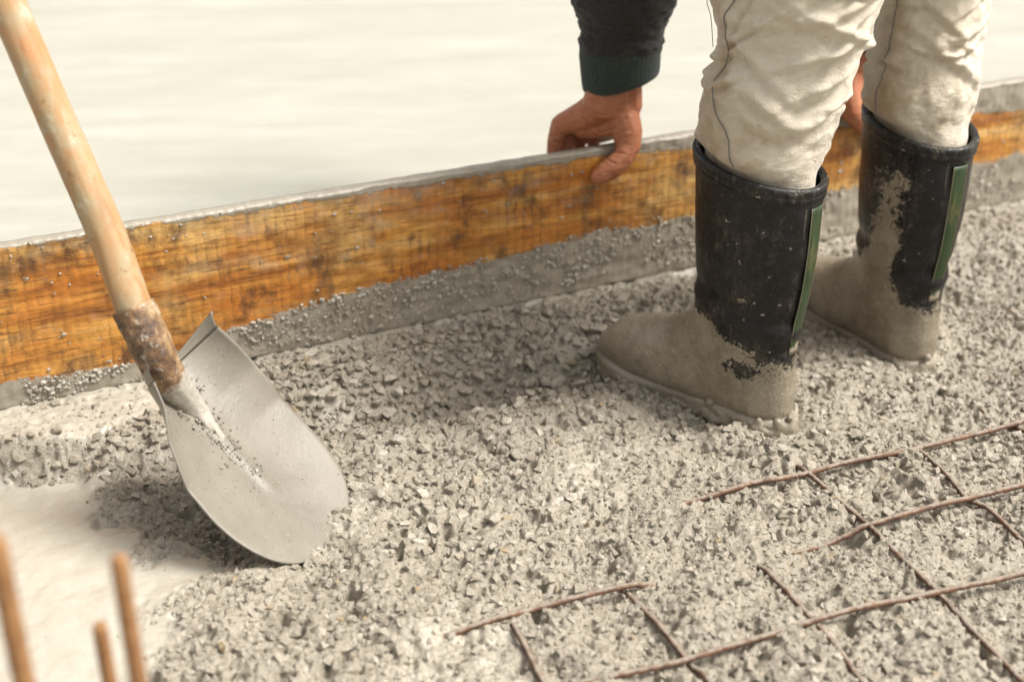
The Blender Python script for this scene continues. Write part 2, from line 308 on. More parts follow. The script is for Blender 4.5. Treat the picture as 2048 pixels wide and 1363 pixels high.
def bed_z(x, y, fine=True):
    s, d = sd(np.stack([x, y], -1)); e = dmask(s, d) + .014 * fbm(s * 9, d * 9, 3, 5)
    w = np.interp(s, [0, .15, .4, .9, 1.3], [.055, .06, .10, .11, .08])
    z = LIP + (LOW - LIP) * ss(0, 1, (d - e) / w)
    z = z + (.010 * fbm(s * 4.2, d * 4.2, 3, 11) + .010 * fbm(s * 15, d * 15, 2, 13)) * ss(.02, .16, d)
    dip = np.exp(-(((s - .58) / .30)**2 + ((d - .155) / .06)**2)); z = z - .040 * dip          # trodden trough in front of the board
    fur = np.exp(-((d - .19 - .03 * np.sin(s * 9)) / .028)**2) * ss(1.33, 1.45, s); z = z - .046 * fur  # furrow right of the boots
    hol = np.exp(-(((x + .325) / .075)**2 + ((y - 1.40) / .06)**2)); z = z - .034 * hol            # scooped hollow under the shovel blade
    g = rough(x, y)
    sm = ss(0.02, -.03, polysd(x, y, SMOOTH_L)); z = z * (1 - sm) + (LOW - .004) * sm
    if fine: z = z + g * (-.0004 + .0026 * fbm(s * 80, d * 80, 2, 31) + .0030 * crumb(x, y) - .024 * pits(x, y) * (1 - .7 * trough(x, y)) - .006 * trough(x, y)) + (1 - g) * (.0012 * fbm(s * 40, d * 40, 3, 41) + .0045 * np.maximum(0, fbm(s * 75, d * 75, 2, 43) - .1) * ss(.03, -.01, polysd(x, y, WET_U)))
    for p, q in FEET: z = z - .012 * np.exp(-(segd(x, y, p[:2], q[:2]) / .055)**2)
    return z
def rough(x, y):                                          # 1 = loose gravelly, 0 = smooth wet paste
    n = .018 * fbm(x * 22, y * 22, 3, 3); s, d = sd(np.stack([x, y], -1))
    g = ss(-.022, .030, polysd(x, y, SMOOTH_L) + 1.5 * n)
    g = g * (1 - .82 * ss(.012, -.012, polysd(x, y, WET_U) + n))
    for P in PASTE: g = g * (1 - .40 * ss(.03, -.02, polysd(x, y, P) + n))
    g = g * (1 - .55 * ss(.024, .008, d + .4 * n))
    g = np.maximum(g, .95 * ss(.006, -.004, polysd(x, y, RIDGE) + n * .5))
    return g
heel1, heel2 = gnd(1570, 850, -.043), gnd(1846, 736, -.056)
hd1, hd2 = math.radians(137.4), math.radians(117.5)
def foot(h, a, L): return h + np.array([math.cos(a), math.sin(a), 0]) * L
FEET = [(foot(heel1, hd1, .03), foot(heel1, hd1, .26)), (foot(heel2, hd2, .03), foot(heel2, hd2, .26))]

gs = geo(-.30, 1.90, .0023, 260); gd = geo(0.0, 1.06, .0023, 260); gd = gd[gd >= -1e-6]; gd[0] = -.02
S_, D_ = np.meshgrid(gs, gd, indexing='ij'); X_ = A0[0] + BD[0] * S_ + BN[0] * D_; Y_ = A0[1] + BD[1] * S_ + BN[1] * D_
Z_ = bed_z(X_, Y_); far = (S_ < -2) | (S_ > 5) | (D_ > 4); Z_ = np.where(far, LOW, Z_)
me = npmesh('ground', np.stack([X_, Y_, Z_], -1).reshape(-1, 3), grid_faces(len(gs), len(gd))[:, ::-1])
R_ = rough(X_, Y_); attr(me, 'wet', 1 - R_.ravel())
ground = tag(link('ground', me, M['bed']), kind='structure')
ss_ = geo(-1.2, 3.2, .02, 260); sdn = -geo(0.0, 2.6, .02, 260); sdn = sdn[sdn <= 1e-6]; sdn[0] = -.0205
S2, D2 = np.meshgrid(ss_, sdn, indexing='ij'); Z2 = .003 * fbm(S2 * 2.2, D2 * 9, 4, 51) * ss(0, -.1, D2) + LIP
Z2 = np.where((np.abs(S2) > 9) | (D2 < -9), LIP, Z2)
me = npmesh('slab', np.stack([A0[0] + BD[0] * S2 + BN[0] * D2, A0[1] + BD[1] * S2 + BN[1] * D2, Z2], -1).reshape(-1, 3), grid_faces(len(ss_), len(sdn)))
slab = tag(link('concrete_slab', me, M['slab']), kind='structure')

# ------------------------------------------------------------------ reinforcing mesh lying in the gravel
def polyl(pts, n): return cr(np.array([gnd(x, y, LOW) for x, y in pts]), n)
BARS = [([(1300, 1018), (1400, 996), (1505, 972), (1590, 955), (1640, 941), (1730, 920), (1830, 900), (1940, 873), (2048, 847), (2300, 790)], [(0, -.018), (.1, -.006), (.22, .004), (1, .006)]),
        ([(880, 1273), (975, 1250), (1090, 1222), (1210, 1193), (1310, 1170), (1420, 1140), (1560, 1106), (1690, 1075), (1750, 1062), (1850, 1037), (1940, 1016), (2048, 991), (2300, 930)], [(0, -.012), (.1, .001), (.2, .005), (.30, .003), (.36, -.012), (.55, -.012), (.62, .003), (.7, .006), (1, .007)]),
        ([(1080, 1395), (1210, 1363), (1330, 1340), (1450, 1308), (1620, 1263), (1750, 1232), (1880, 1203), (2048, 1163), (2300, 1100)], [(0, .002), (.4, .004), (1, .007)]),
        ([(1700, 775), (1790, 858), (1835, 902), (1885, 955), (1930, 1008), (1975, 1030), (2048, 1095), (2150, 1190)], [(0, -.04), (.2, -.02), (.3, -.002), (.5, -.001), (1, -.001)]),
        ([(1530, 860), (1622, 953), (1680, 1012), (1750, 1080), (1810, 1140), (1880, 1205), (1955, 1280), (2020, 1345), (2120, 1450)], [(0, -.03), (.1, -.004), (1, -.002)]),
        ([(1440, 1050), (1530, 1150), (1570, 1195), (1622, 1252), (1665, 1300), (1710, 1360), (1790, 1470)], [(0, -.03), (.18, -.004), (.35, -.001), (.6, -.006), (1, -.003)]),
        ([(1190, 1110), (1275, 1203), (1330, 1265), (1378, 1322), (1415, 1363), (1500, 1465)], [(0, -.03), (.15, -.004), (1, -.001)]),
        ([(975, 1160), (1028, 1258), (1058, 1310), (1088, 1366), (1140, 1470)], [(0, -.03), (.25, -.001), (1, 0)]),
        ([(1950, 775), (2030, 845), (2090, 900), (2200, 1000)], [(0, -.03), (.35, -.001), (1, -.001)])]
bar_lines = []
mesh_root = bpy.data.objects.new('rebar_mesh', None); COL.objects.link(mesh_root); mesh_root.location = V(gnd(1750, 1062, LOW))
tag(mesh_root, 'rusty welded reinforcing mesh half buried in the wet gravel, lower right', 'rebar')
mo = np.array(mesh_root.location)
for k, (pts, zo) in enumerate(BARS):
    n = 420; P = polyl(pts, n); t = np.linspace(0, 1, n)
    off = np.interp(t, [a for a, b in zo], [b for a, b in zo])
    ker = np.ones(141) / 141; zb = bed_z(P[:, 0], P[:, 1], False); zb = np.convolve(np.pad(zb, 70, 'reflect', reflect_type='odd'), ker, 'valid')
    P[:, 2] = zb + off + (.0046 if k < 3 else .0062) + .0007 * vn(t * 6, t * 0 + k, 61); P[:, :2] += .0007 * np.stack([vn(t * 7, t * 0, k + 3), vn(t * 7, t * 0, k + 9)], -1)
    bar_lines.append((P, off))
    rr = .0032 if k < 3 else .0030
    rib = lambda i, th: .00025 * (np.sin(i * 3.0) > .5) + .0008 * np.maximum(0, vn(i * .45, th * 1.6, 70))
    v, f = loft(tube(P - mo, rr, 10, rib)); link('bar', pymesh('bar', v, f), M['bar'], mesh_root)

# ------------------------------------------------------------------ gravel
def rock(npts, seed, flat=.72):
    r = np.random.default_rng(seed); p = r.normal(size=(npts, 3)); p /= np.linalg.norm(p, axis=1)[:, None]
    p *= (r.uniform(.70, 1.12, npts))[:, None] * np.array([1.15, .9, flat]); bm = bmesh.new()
    for q in p: bm.verts.new(q)
    h = bmesh.ops.convex_hull(bm, input=bm.verts); bmesh.ops.delete(bm, geom=[g for g in h['geom_interior'] if isinstance(g, bmesh.types.BMVert)], context='VERTS')
    bmesh.ops.triangulate(bm, faces=bm.faces); bm.verts.index_update()
    v = np.array([q.co[:] for q in bm.verts]); f = np.array([[q.index for q in g.verts] for g in bm.faces]); bm.free(); return v, f
def rotm(n):
    a = rng.uniform(0, 2 * math.pi, n); tx = rng.normal(0, .45, n); ty = rng.normal(0, .45, n)
    c, s = np.cos(a), np.sin(a); Z = np.zeros(n); O = np.ones(n)
    Rz = np.stack([c, -s, Z, s, c, Z, Z, Z, O], -1).reshape(-1, 3, 3); c, s = np.cos(tx), np.sin(tx)
    Rx = np.stack([O, Z, Z, Z, c, -s, Z, s, c], -1).reshape(-1, 3, 3); c, s = np.cos(ty), np.sin(ty)
    Ry = np.stack([c, Z, s, Z, O, Z, -s, Z, c], -1).reshape(-1, 3, 3); return Rz @ Rx @ Ry
def bar_clear(x, y, r):                                   # keep stones off the visible stretches of the bars
    ok = np.ones(len(x), bool)
    for P, off in bar_lines:
        Q = P[::6][off[::6] > -.008]
        for q in Q: ok &= np.hypot(x - q[0], y - q[1]) > r * .6 + .0022
    return ok
def coarse(x, y):                                         # patches of coarser, looser stones
    s, d = sd(np.stack([x, y], -1)); c = .5 + .9 * fbm(x * 5.5, y * 5.5, 3, 81)
    c = c + .8 * np.exp(-(((s - .62) / .34)**2 + ((d - .15) / .085)**2)) + .5 * ss(1.3, 1.5, s)
    c = c + .9 * trough(x, y)
    return np.clip(c + .5 * np.exp(-(polysd(x, y, RIDGE) / .02)**2), 0, 1)
def chip(seed, flat=.75):                                 # angular crushed stone: a knocked-about block
    r = np.random.default_rng(seed); p = np.array([(x, y, z) for x in (-1, 1) for y in (-1, 1) for z in (-1, 1)]) * .62 * np.array([1.18, .92, flat])
    p = p * r.uniform(.62, 1.25, (8, 1)) + r.normal(0, .13, (8, 3)); p = np.vstack([p, r.normal(0, 1, (2, 3)) * .1 + np.array([(0, 0, .72 * flat), (.8, 0, 0)])]); bm = bmesh.new()
    for q in p: bm.verts.new(q)
    h = bmesh.ops.convex_hull(bm, input=bm.verts); bmesh.ops.delete(bm, geom=[g for g in h['geom_interior'] if isinstance(g, bmesh.types.BMVert)], context='VERTS')
    bmesh.ops.triangulate(bm, faces=bm.faces); bm.verts.index_update()
    v = np.array([q.co[:] for q in bm.verts]); f = np.array([[q.index for q in g.verts] for g in bm.faces]); bm.free(); return v, f
class Pack:                                               # stones laid side by side, big ones first
    def __init__(s_): s_.cell = .016; s_.h = {}
    def fill(s_, x, y, r, gap):
        keep = []; h, c = s_.h, s_.cell; ix = np.floor(x / c).astype(int).tolist(); iy = np.floor(y / c).astype(int).tolist(); X, Y, Rr = x.tolist(), y.tolist(), r.tolist()
        for k in range(len(X)):
            a, b, q, w, e = ix[k], iy[k], X[k], Y[k], Rr[k]; ok = True
            for i in (a - 1, a, a + 1):
                for j in (b - 1, b, b + 1):
                    for (u, v, t) in h.get((i, j), ()):
                        if (u - q)**2 + (v - w)**2 < ((t + e) * gap)**2: ok = False; break
                    if not ok: break
                if not ok: break
            if ok: keep.append(k); h.setdefault((a, b), []).append((q, w, e))
        return np.array(keep, int)
PK = Pack()
def loose(x, y): s, d = sd(np.stack([x, y], -1)); return np.clip(trough(x, y) * 1.3 + ss(1.30, 1.42, s) * ss(.10, .16, d) * ss(.34, .26, d), 0, 1)
def scatter(n, rlo, rhi, med, sig, gap):
    s = rng.uniform(-.25, 1.95, n); d = rng.uniform(0.004, 1.12, n); x = A0[0] + BD[0] * s + BN[0] * d; y = A0[1] + BD[1] * s + BN[1] * d
    r = np.clip(np.exp(rng.normal(math.log(med), sig, n)), rlo, rhi); g = rough(x, y); c = coarse(x, y); r = r * (.72 + .46 * c) * (1 + .08 * trough(x, y))
    dx, dz = y * math.cos(PITCH) + (CAM_H - LOW) * math.sin(PITCH), (LOW - CAM_H) * math.cos(PITCH) + y * math.sin(PITCH)
    seen = (np.abs(x / dx) < .44) & (-dz / dx < .30)              # thinner cover beyond what a camera near here can see
    ok = (rng.uniform(0, 1, n) < np.maximum(g**1.3, .035 * (med < .002)) * np.where(seen, 1, .12) * (1 - 2.2 * pits(x, y) * (1 - loose(x, y)))) & (d > r * .8)
    for p, q in FEET: ok &= segd(x, y, p[:2], q[:2]) > .036
    x, y, r, c, g = x[ok], y[ok], r[ok], c[ok], g[ok]; ok = bar_clear(x, y, r); x, y, r, c, g = x[ok], y[ok], r[ok], c[ok], g[ok]
    o = np.argsort(-r); o = o[PK.fill(x[o], y[o], r[o] * (1 - .24 * loose(x[o], y[o])), gap)]; x, y, r, c, g = x[o], y[o], r[o], c[o], g[o]
    return x, y, bed_z(x, y) + r * (rng.uniform(-.50, .10, len(x)) + .75 * np.maximum(0, c - .45) * rng.uniform(-.2, 1, len(x)) - .3 * (1 - g) + loose(x, y) * rng.uniform(.1, 1.5, len(x))), r * 1.12
def gravel(name, data, protos):
    x, y, z, r = data; vs, fs, k = [], [], 0; who = rng.integers(0, len(protos), len(x)); R = rotm(len(x))
    for i, (pv, pf) in enumerate(protos):
        m = np.where(who == i)[0]
        if not len(m): continue
        v = np.einsum('nij,vj->nvi', R[m], pv) * r[m][:, None, None] + np.stack([x[m], y[m], z[m]], -1)[:, None]
        fs.append((pf[None] + (np.arange(len(m)) * len(pv))[:, None, None] + k).reshape(-1, 3)); vs.append(v.reshape(-1, 3)); k += len(m) * len(pv)
    return link(name, npmesh(name, np.vstack(vs), np.vstack(fs)), M['stone'], smooth=False)
mid = scatter(200000, .0016, .0066, .0025, .42, 1.02)
sml = scatter(60000, .0007, .0014, .0010, .25, 1.0)
big_i = np.argsort(-mid[3])[:300 + 60]
vis = [i for i in big_i][:285]; rest = np.ones(len(mid[0]), bool); rest[vis] = False
print('stones', len(mid[0]), len(sml[0]))
g1 = gravel('gravel', [a[rest] for a in mid], [chip(100 + i) for i in range(30)])
tag(g1, 'loose coarse aggregate coated with grey cement, spread over the bed', 'gravel', kind='stuff')
g2 = gravel('grit', sml, [chip(300 + i) for i in range(16)])
tag(g2, 'fine sandy grit and cement crumbs between the stones', 'grit', kind='stuff')
PR = []
for i in range(10):
    v, f = rock(22, 500 + i, .7); PR.append(pymesh('stone', v, f.tolist())); PR[-1].materials.append(M['big_stone'])
for k, i in enumerate(vis):
    o = bpy.data.objects.new('stone', PR[k % 10]); COL.objects.link(o); o.parent = ground
    r = float(mid[3][i]) * random.uniform(.95, 1.3); o.location = (mid[0][i], mid[1][i], mid[2][i] - .0005); o.scale = (r, r, r)
    o.rotation_euler = (random.gauss(0, .35), random.gauss(0, .35), random.uniform(0, 6.28))

# ------------------------------------------------------------------ the plank
BH, BT = .222, .020
board = bpy.data.objects.new('plank', None)
EDGE_S, EDGE_Z = zip(*[(float(sd(onb(x, 600 - x * .18))[0]), z) for x, z in ((0, .036), (200, .030), (300, .028), (450, .052), (600, .063), (800, .075), (1000, .079), (1186, .089), (1342, .088), (1700, .085), (2000, .085))])  # height of the cement tide line
def make_board():
    s = np.concatenate([np.arange(-1.3, -.2, .02), np.arange(-.2, 2.0, .0045), np.arange(2.0, 3.2, .02)])
    prof = [(0.0, 0.002)] + [(0.0, z) for z in np.arange(.006, BH - .003, .0045)] + [(0.0, BH - .003), (-.003, BH), (-.010, BH + .0005), (-BT + .003, BH), (-BT, BH - .003), (-BT, .10), (-BT, .003), (-BT + .003, 0), (-.003, 0.0)]
    prof = np.array(prof); n, m = len(s), len(prof); S = s[:, None] + 0 * prof[None, :, 0]; D = 0 * s[:, None] + prof[None, :, 0]; Z = 0 * s[:, None] + prof[None, :, 1]
    edge = np.interp(s, EDGE_S, EDGE_Z)[:, None]
    tope = np.interp(s, [-1.3, 0, .3, .6, .85, 1.05, 1.4, 1.7, 3.2], [.223, .221, .216, .214, .211, .200, .192, .168, .165])[:, None]
    cem = np.maximum(ss(.014, -.014, Z - edge), ss(-.008, .008, Z - tope)); cem = np.where(D < -.002, 1.0, cem)
    film = np.interp(s, [-1.3, 0, .3, .55, .9, 1.3, 3.2], [.05, .05, .15, .22, .1, .05, .2])[:, None] + .18 * ss(.10, .2, Z)
    rough_ = .0010 * fbm(S * 60, Z * 90, 3, 91) + .0016 * cem * fbm(S * 45, Z * 60, 3, 95)
    D = D + np.where(D > -.002, rough_, 0) ; Z = Z + np.where(Z > BH - .004, .0006 * fbm(S * 40, D * 60, 3, 97), 0)
    Z = Z + np.where(Z < .004, .0012 * fbm(S * 50, D * 60, 2, 99), 0)
    me = npmesh('plank', np.stack([S, -D, Z], -1).reshape(-1, 3), np.vstack([grid_faces(n, m, True)]))
    bm = bmesh.new(); bm.from_mesh(me); bm.verts.ensure_lookup_table()
    bm.faces.new([bm.verts[j] for j in range(m)]); bm.faces.new([bm.verts[(n - 1) * m + j] for j in range(m)][::-1]); bmesh.ops.recalc_face_normals(bm, faces=bm.faces); bm.to_mesh(me); bm.free()
    attr(me, 'cem', cem.ravel()); attr(me, 'film', np.broadcast_to(film, cem.shape).ravel()); return me
board = link('plank', make_board(), M['board']); board.location = V(A0 + np.array([0, 0, .001])); board.rotation_euler = (0, 0, math.atan2(BD[1], BD[0]))
tag(board, 'long orange sawn plank standing on edge, smeared with wet cement', 'plank')
def splatter():
    n = 5600; s = rng.uniform(-.3, 2.1, n); edge = np.interp(s, EDGE_S, EDGE_Z)
    z = edge * rng.beta(1.5, 1.2, n) * 1.08; w = rng.uniform(0, 1, n) < .11; z = np.where(w, rng.uniform(.03, .222, n), z)
    cl = fbm(s * 14, z * 30, 2, 17); ok = (cl > -.15) | w & (cl > .1); s, z, w = s[ok], z[ok], w[ok]
    r = np.clip(np.exp(rng.normal(math.log(.0016), .5, len(s))), .0006, .0036) * np.where(w, .8, 1)
    vs, fs, k = [], [], 0; P = [chip(700 + i, .9) for i in range(10)]; who = rng.integers(0, 10, len(s)); R = rotm(len(s))
    for i, (pv, pf) in enumerate(P):
        m = np.where(who == i)[0]; v = np.einsum('nij,vj->nvi', R[m], pv) * r[m][:, None, None] * np.array([1.2, .8, 1]) + np.stack([s[m], -.0004 - r[m] * .35, z[m]], -1)[:, None]
        fs.append((pf[None] + (np.arange(len(m)) * len(pv))[:, None, None] + k).reshape(-1, 3)); vs.append(v.reshape(-1, 3)); k += len(m) * len(pv)
    return npmesh('splatter', np.vstack(vs), np.vstack(fs))
sp = link('cement_splatter', splatter(), M['splat'], board, False); tag(sp, kind='stuff')

# ------------------------------------------------------------------ shovel
def make_shovel():
    top, tip = at(338, 742, 1.615), at(668, 1088, 1.0); g_ = gnd(668, 1088, LOW - .012); tip = g_
    u = tip - top; L = np.linalg.norm(u); u /= L; view = (top + tip) / 2 - CAM; view /= np.linalg.norm(view)
    pr = np.cross(u, view); pr /= np.linalg.norm(pr)                       # across, perpendicular to the view
    if pr[0] < 0: pr = -pr
    vw = np.cross(pr, u); vw = vw if vw @ view > 0 else -vw; a = math.radians(44)
    v = pr * math.cos(a) + vw * math.sin(a); n = np.cross(u, v); n = n if n @ view < 0 else -n
    o = top - n * .012
    root = bpy.data.objects.new('shovel', None); COL.objects.link(root); root.location = V(tip)
    tag(root, 'long-handled shovel with cement-coated rounded blade leaning in front of the plank', 'shovel'); T0 = tip
    NT_, NW = 72, 49; W0 = .106
    t = np.linspace(0, 1, NT_)[:, None]; w = np.linspace(-1, 1, NW)[None]
    hw = W0 * np.interp(t[:, 0], [0, .12, .35, .55, .68, .78, .86, .92, .96, .985, 1], [.85, .88, .97, 1.0, .97, .90, .79, .64, .47, .30, .02])[:, None]
    ker = np.ones(5) / 5; hw = np.convolve(np.pad(hw[:, 0], 2, 'edge'), ker, 'valid')[:, None]
    curl = np.interp(t[:, 0], [0, .1, .22, .4, .8, 1], [1.6, 1.3, .72, .27, .16, .1])[:, None]     # how far the wings roll up
    arc = w * hw; rad = W0 / curl; ang = arc / rad; X = rad * np.sin(ang); N = rad * (1 - np.cos(ang))
    N = N + .010 * (1 - t) * 0 + .014 * ss(.55, 1.0, t)
    N = N + .0026 * np.exp(-(arc / .0065)**2) * ss(.72, .58, t)
    al = t * L + .010 * (w**2) * (1 - t) * 0
    P = o + u * al[..., None] + v * X[..., None] + n * N[..., None]
    th = .0022; Nn = np.cross(np.gradient(P, axis=0), np.gradient(P, axis=1)); Nn /= np.linalg.norm(Nn, axis=-1)[..., None]; Nn = np.where((Nn @ n)[..., None] < 0, -Nn, Nn)
    top_g, bot_g = P, P - Nn * th; vv = np.vstack([top_g.reshape(-1, 3), bot_g.reshape(-1, 3)]) - T0; f = grid_faces(NT_, NW); k = NT_ * NW
    fl = f.tolist() + (f[:, ::-1] + k).tolist(); ring = [j for j in range(NW)] + [i * NW + NW - 1 for i in range(1, NT_)] + [(NT_ - 1) * NW + j for j in range(NW - 2, -1, -1)] + [i * NW for i in range(NT_ - 2, 0, -1)]
    fl += [[ring[i], ring[i] + k, ring[(i + 1) % len(ring)] + k, ring[(i + 1) % len(ring)]] for i in range(len(ring))]
    me = pymesh('blade', vv, fl); bm = bmesh.new(); bm.from_mesh(me); bmesh.ops.recalc_face_normals(bm, faces=bm.faces); bm.to_mesh(me); bm.free()
    blade = link('blade', me, M['blade'], root)
    # rolled foot step on both shoulders of the top edge
    for sg in (-1, 1):
        idx = [j for j in range(NW) if .20 < sg * w[0, j] <= 1.0]; E = P[0, idx]; En = Nn[0, idx]
        if sg < 0: E, En = E[::-1], En[::-1]
        k = len(E); lift = (.004 + .015 * np.linspace(0, 1, k)**.8)[:, None]
        rows = []
        for q, (au, an) in enumerate(((0, 0), (-.32, .06), (-.62, .22), (-.88, .50))): rows.append(E + u * (au * lift) + n * (an * lift + .0003))
        back = [r_ - u * .0022 for r_ in rows[::-1]]
        G = np.array(rows + back) - T0; fv = G.reshape(-1, 3); ff = grid_faces(8, k).tolist() + [[7 * k + j, 7 * k + j + 1, j + 1, j] for j in range(k - 1)]
        ff += [[q * k for q in range(8)], [q * k + k - 1 for q in range(8)][::-1]]
        me = pymesh('foot_step', fv, ff); bm = bmesh.new(); bm.from_mesh(me); bmesh.ops.recalc_face_normals(bm, faces=bm.faces); bm.to_mesh(me); bm.free()
        link('foot_step', me, M['blade'], root)
    # socket: tube that flattens out into the rib of the blade
    m0 = at(266, 612, 1.56); m1 = at(302, 690, 1.568)
    path = cr(np.array([m0, m1, at(333, 752, 1.59) , o + u * .045 + n * .001, o + u * .085 - n * .004, o + u * .13 - n * .005]), 60)
    rad = np.interp(np.linspace(0, 1, 60), [0, .2, .4, .55, .7, .85, 1], [.0240, .0236, .0215, .0165, .0115, .0070, .002])
    dsp = lambda i, th_: .0008 * vn(i * .3, th_ * 3, 5) + .0006 * vn(i * .9, th_ * 7, 6)
    vv, f = loft(tube(path - T0, rad, 36, dsp), False, True); me = pymesh('socket', vv, f); so = link('socket', me, M['socket'], root)
    tt = np.repeat(np.linspace(0, 1, 60), 36); attr(me, 'mud', np.concatenate([ss(.22, .62, tt), [1]]))
    md = so.modifiers.new('wall', 'SOLIDIFY'); md.thickness = .0022; md.offset = -1
    # cement clots where socket meets blade
    vs, fs, k = [], [], 0; CH = [chip(900 + i) for i in range(12)]
    for i in range(520):                                  # crumbs of cement crusted round the rib and scattered over the blade
        near = i < 380; q_ = rng.beta(1.2, 2.2) * .19 - .01 if near else rng.uniform(.02, .9) * L; a_ = rng.normal(0, .010 + .004 * (q_ < .06)) if near else rng.uniform(-.8, .8) * W0
        ti = min(NT_ - 1, max(0, int(q_ / L * (NT_ - 1)))); wj = int(np.clip((a_ / hw[ti, 0] + 1) / 2 * (NW - 1), 1, NW - 2)); c = P[ti, wj] + Nn[ti, wj] * (.0005 + (rng.uniform(0, .009) * max(0, 1 - q_ / .09) if near else 0)); r_ = rng.uniform(.0008, .0028) if near else rng.uniform(.0004, .0009)
        cv, cf = CH[i % 12]; vs.append((cv @ rotm(1)[0].T) * r_ + c - T0); fs.append(cf + k); k += len(cv)
    c = link('cement_crumbs', npmesh('cement_crumbs', np.vstack(vs), np.vstack(fs)), M['blade'], root, False); tag(c, kind='stuff')
    # handle, slightly bowed, running up to the left out of the picture
    hp = cr(np.array([m0 + (m1 - m0) * .45, m0, at(208, 455, 1.545), at(84, 171, 1.515), at(-60, -170, 1.47), at(-210, -560, 1.41), at(-380, -960, 1.35)]), 160)
    tt = np.linspace(0, 1, 160); hr = np.interp(tt, [0, .02, .95, .985, 1], [.0198, .0205, .0203, .019, .008])
    dsp = lambda i, th_: .0006 * vn(i * .06, th_ * 1.2, 15) + .0003 * vn(i * .5, th_ * 4, 16)
    # build along local Z so the grain runs with the handle
    ax = hp[-1] - hp[0]; ln = np.linalg.norm(ax); q = Vector(ax / ln).to_track_quat('Z', 'X'); vv, f = loft(tube(hp - hp[0], hr, 28, dsp))
    mi = np.array(q.inverted().to_matrix()); vv = (np.array(vv) @ mi.T)
    h = link('handle', pymesh('handle', vv, f), M['handle'], root); h.rotation_mode = 'QUATERNION'; h.rotation_quaternion = q; h.location = V(hp[0] - T0)
make_shovel()

# ------------------------------------------------------------------ upright starter bars close to the camera
for (tx, ty, dep, rad, lab) in ((240, 1112, .90, .0054, 'tallest fully visible rusty starter bar, blurred, bottom left corner'),
                                (199, 1247, .98, .0050, 'shorter rusty starter bar just left of the tallest one, blurred'),
                                (-6, 1075, .84, .0064, 'rusty starter bar cut off by the left edge of the picture')):
    p = at(tx, ty, dep); n = 150; P = np.stack([np.full(n, 0.), np.full(n, 0.), np.linspace(0, p[2] + .08, n)], -1); P[:, 0] += .0015 * np.sin(P[:, 2] * 9)
    rib = lambda i, th: .0006 * (np.sin(i * 2.4 + th * 2) > .2)
    v, f = loft(tube(P, np.r_[np.full(n - 2, rad), rad * .93, rad * .8], 14, rib)); o = link('rebar_stake', pymesh('rebar_stake', v, f), M['stake'])
    o.location = (p[0], p[1], -.08); tag(o, lab, 'rebar', 'upright starter bars in the bottom left corner')

# ------------------------------------------------------------------ person: body, clothes, boots
# --- hands: chains of (pixel x, pixel y, distance in front of the plank's face, radius)
def hnd(rows): return [np.r_[onb(x, y, d), r] for x, y, d, r in rows]
HAND = [[(1215, 60, -.012, .026), (1209, 150, -.012, .0235), (1202, 190, -.012, .0250), (1199, 208, -.013, .0265)], [(1246, 60, -.012, .026), (1248, 150, -.012, .027), (1250, 208, -.012, .0265)], [(1225, 100, -.012, .032), (1224, 205, -.014, .030)],
        [(1204, 210, -.014, .0265), (1166, 233, -.033, .0225), (1124, 249, -.052, .0165)], [(1218, 210, -.03, .027), (1140, 243, -.074, .017)], [(1232, 210, -.04, .025), (1164, 241, -.091, .016)], [(1246, 214, -.045, .022), (1190, 246, -.103, .0145)],
        [(1236, 240, -.008, .022), (1206, 252, -.022, .0185), (1165, 254, -.036, .017)], [(1240, 235, -.05, .03), (1190, 258, -.08, .024), (1160, 262, -.078, .02)],
        [(1120, 252, -.053, .0150), (1110, 278, -.058, .0118), (1107, 303, -.060, .0108), (1116, 350, -.050, .0095), (1126, 385, -.0445, .008)],
        [(1140, 245, -.074, .0155), (1129, 300, -.069, .0108), (1140, 360, -.051, .0095), (1148, 392, -.0445, .0085)],
        [(1163, 242, -.091, .0145), (1156, 300, -.076, .0102), (1163, 355, -.052, .0092), (1169, 384, -.0445, .008)],
        [(1189, 248, -.103, .0130), (1186, 300, -.081, .0092), (1191, 345, -.052, .0082), (1194, 368, -.0435, .007)],
        [(1240, 218, -.012, .028), (1254, 262, .003, .0235), (1257, 292, .012, .0185), (1246, 316, .0185, .0160), (1226, 334, .0175, .0168), (1206, 348, .0150, .0150), (1194, 355, .0135, .0110)]]
HL = [hnd(c) for c in HAND]
sL = sd(onb(1224, 205, 0))[0]; sR = sd(onb(1722, 150, 0))[0]
def mir(b): s, d = sd(b[:3]); return np.r_[brd(sR - (s - sL) * .97, d, b[2]), b[3]]
HR = [[mir(b) for b in c] for c in HL]
hl = mesh_data(remesh([q for c in HL for q in balls(c)], .0013, 7)); hr = mesh_data(remesh([q for c in HR for q in balls(c)], .0017, 5))
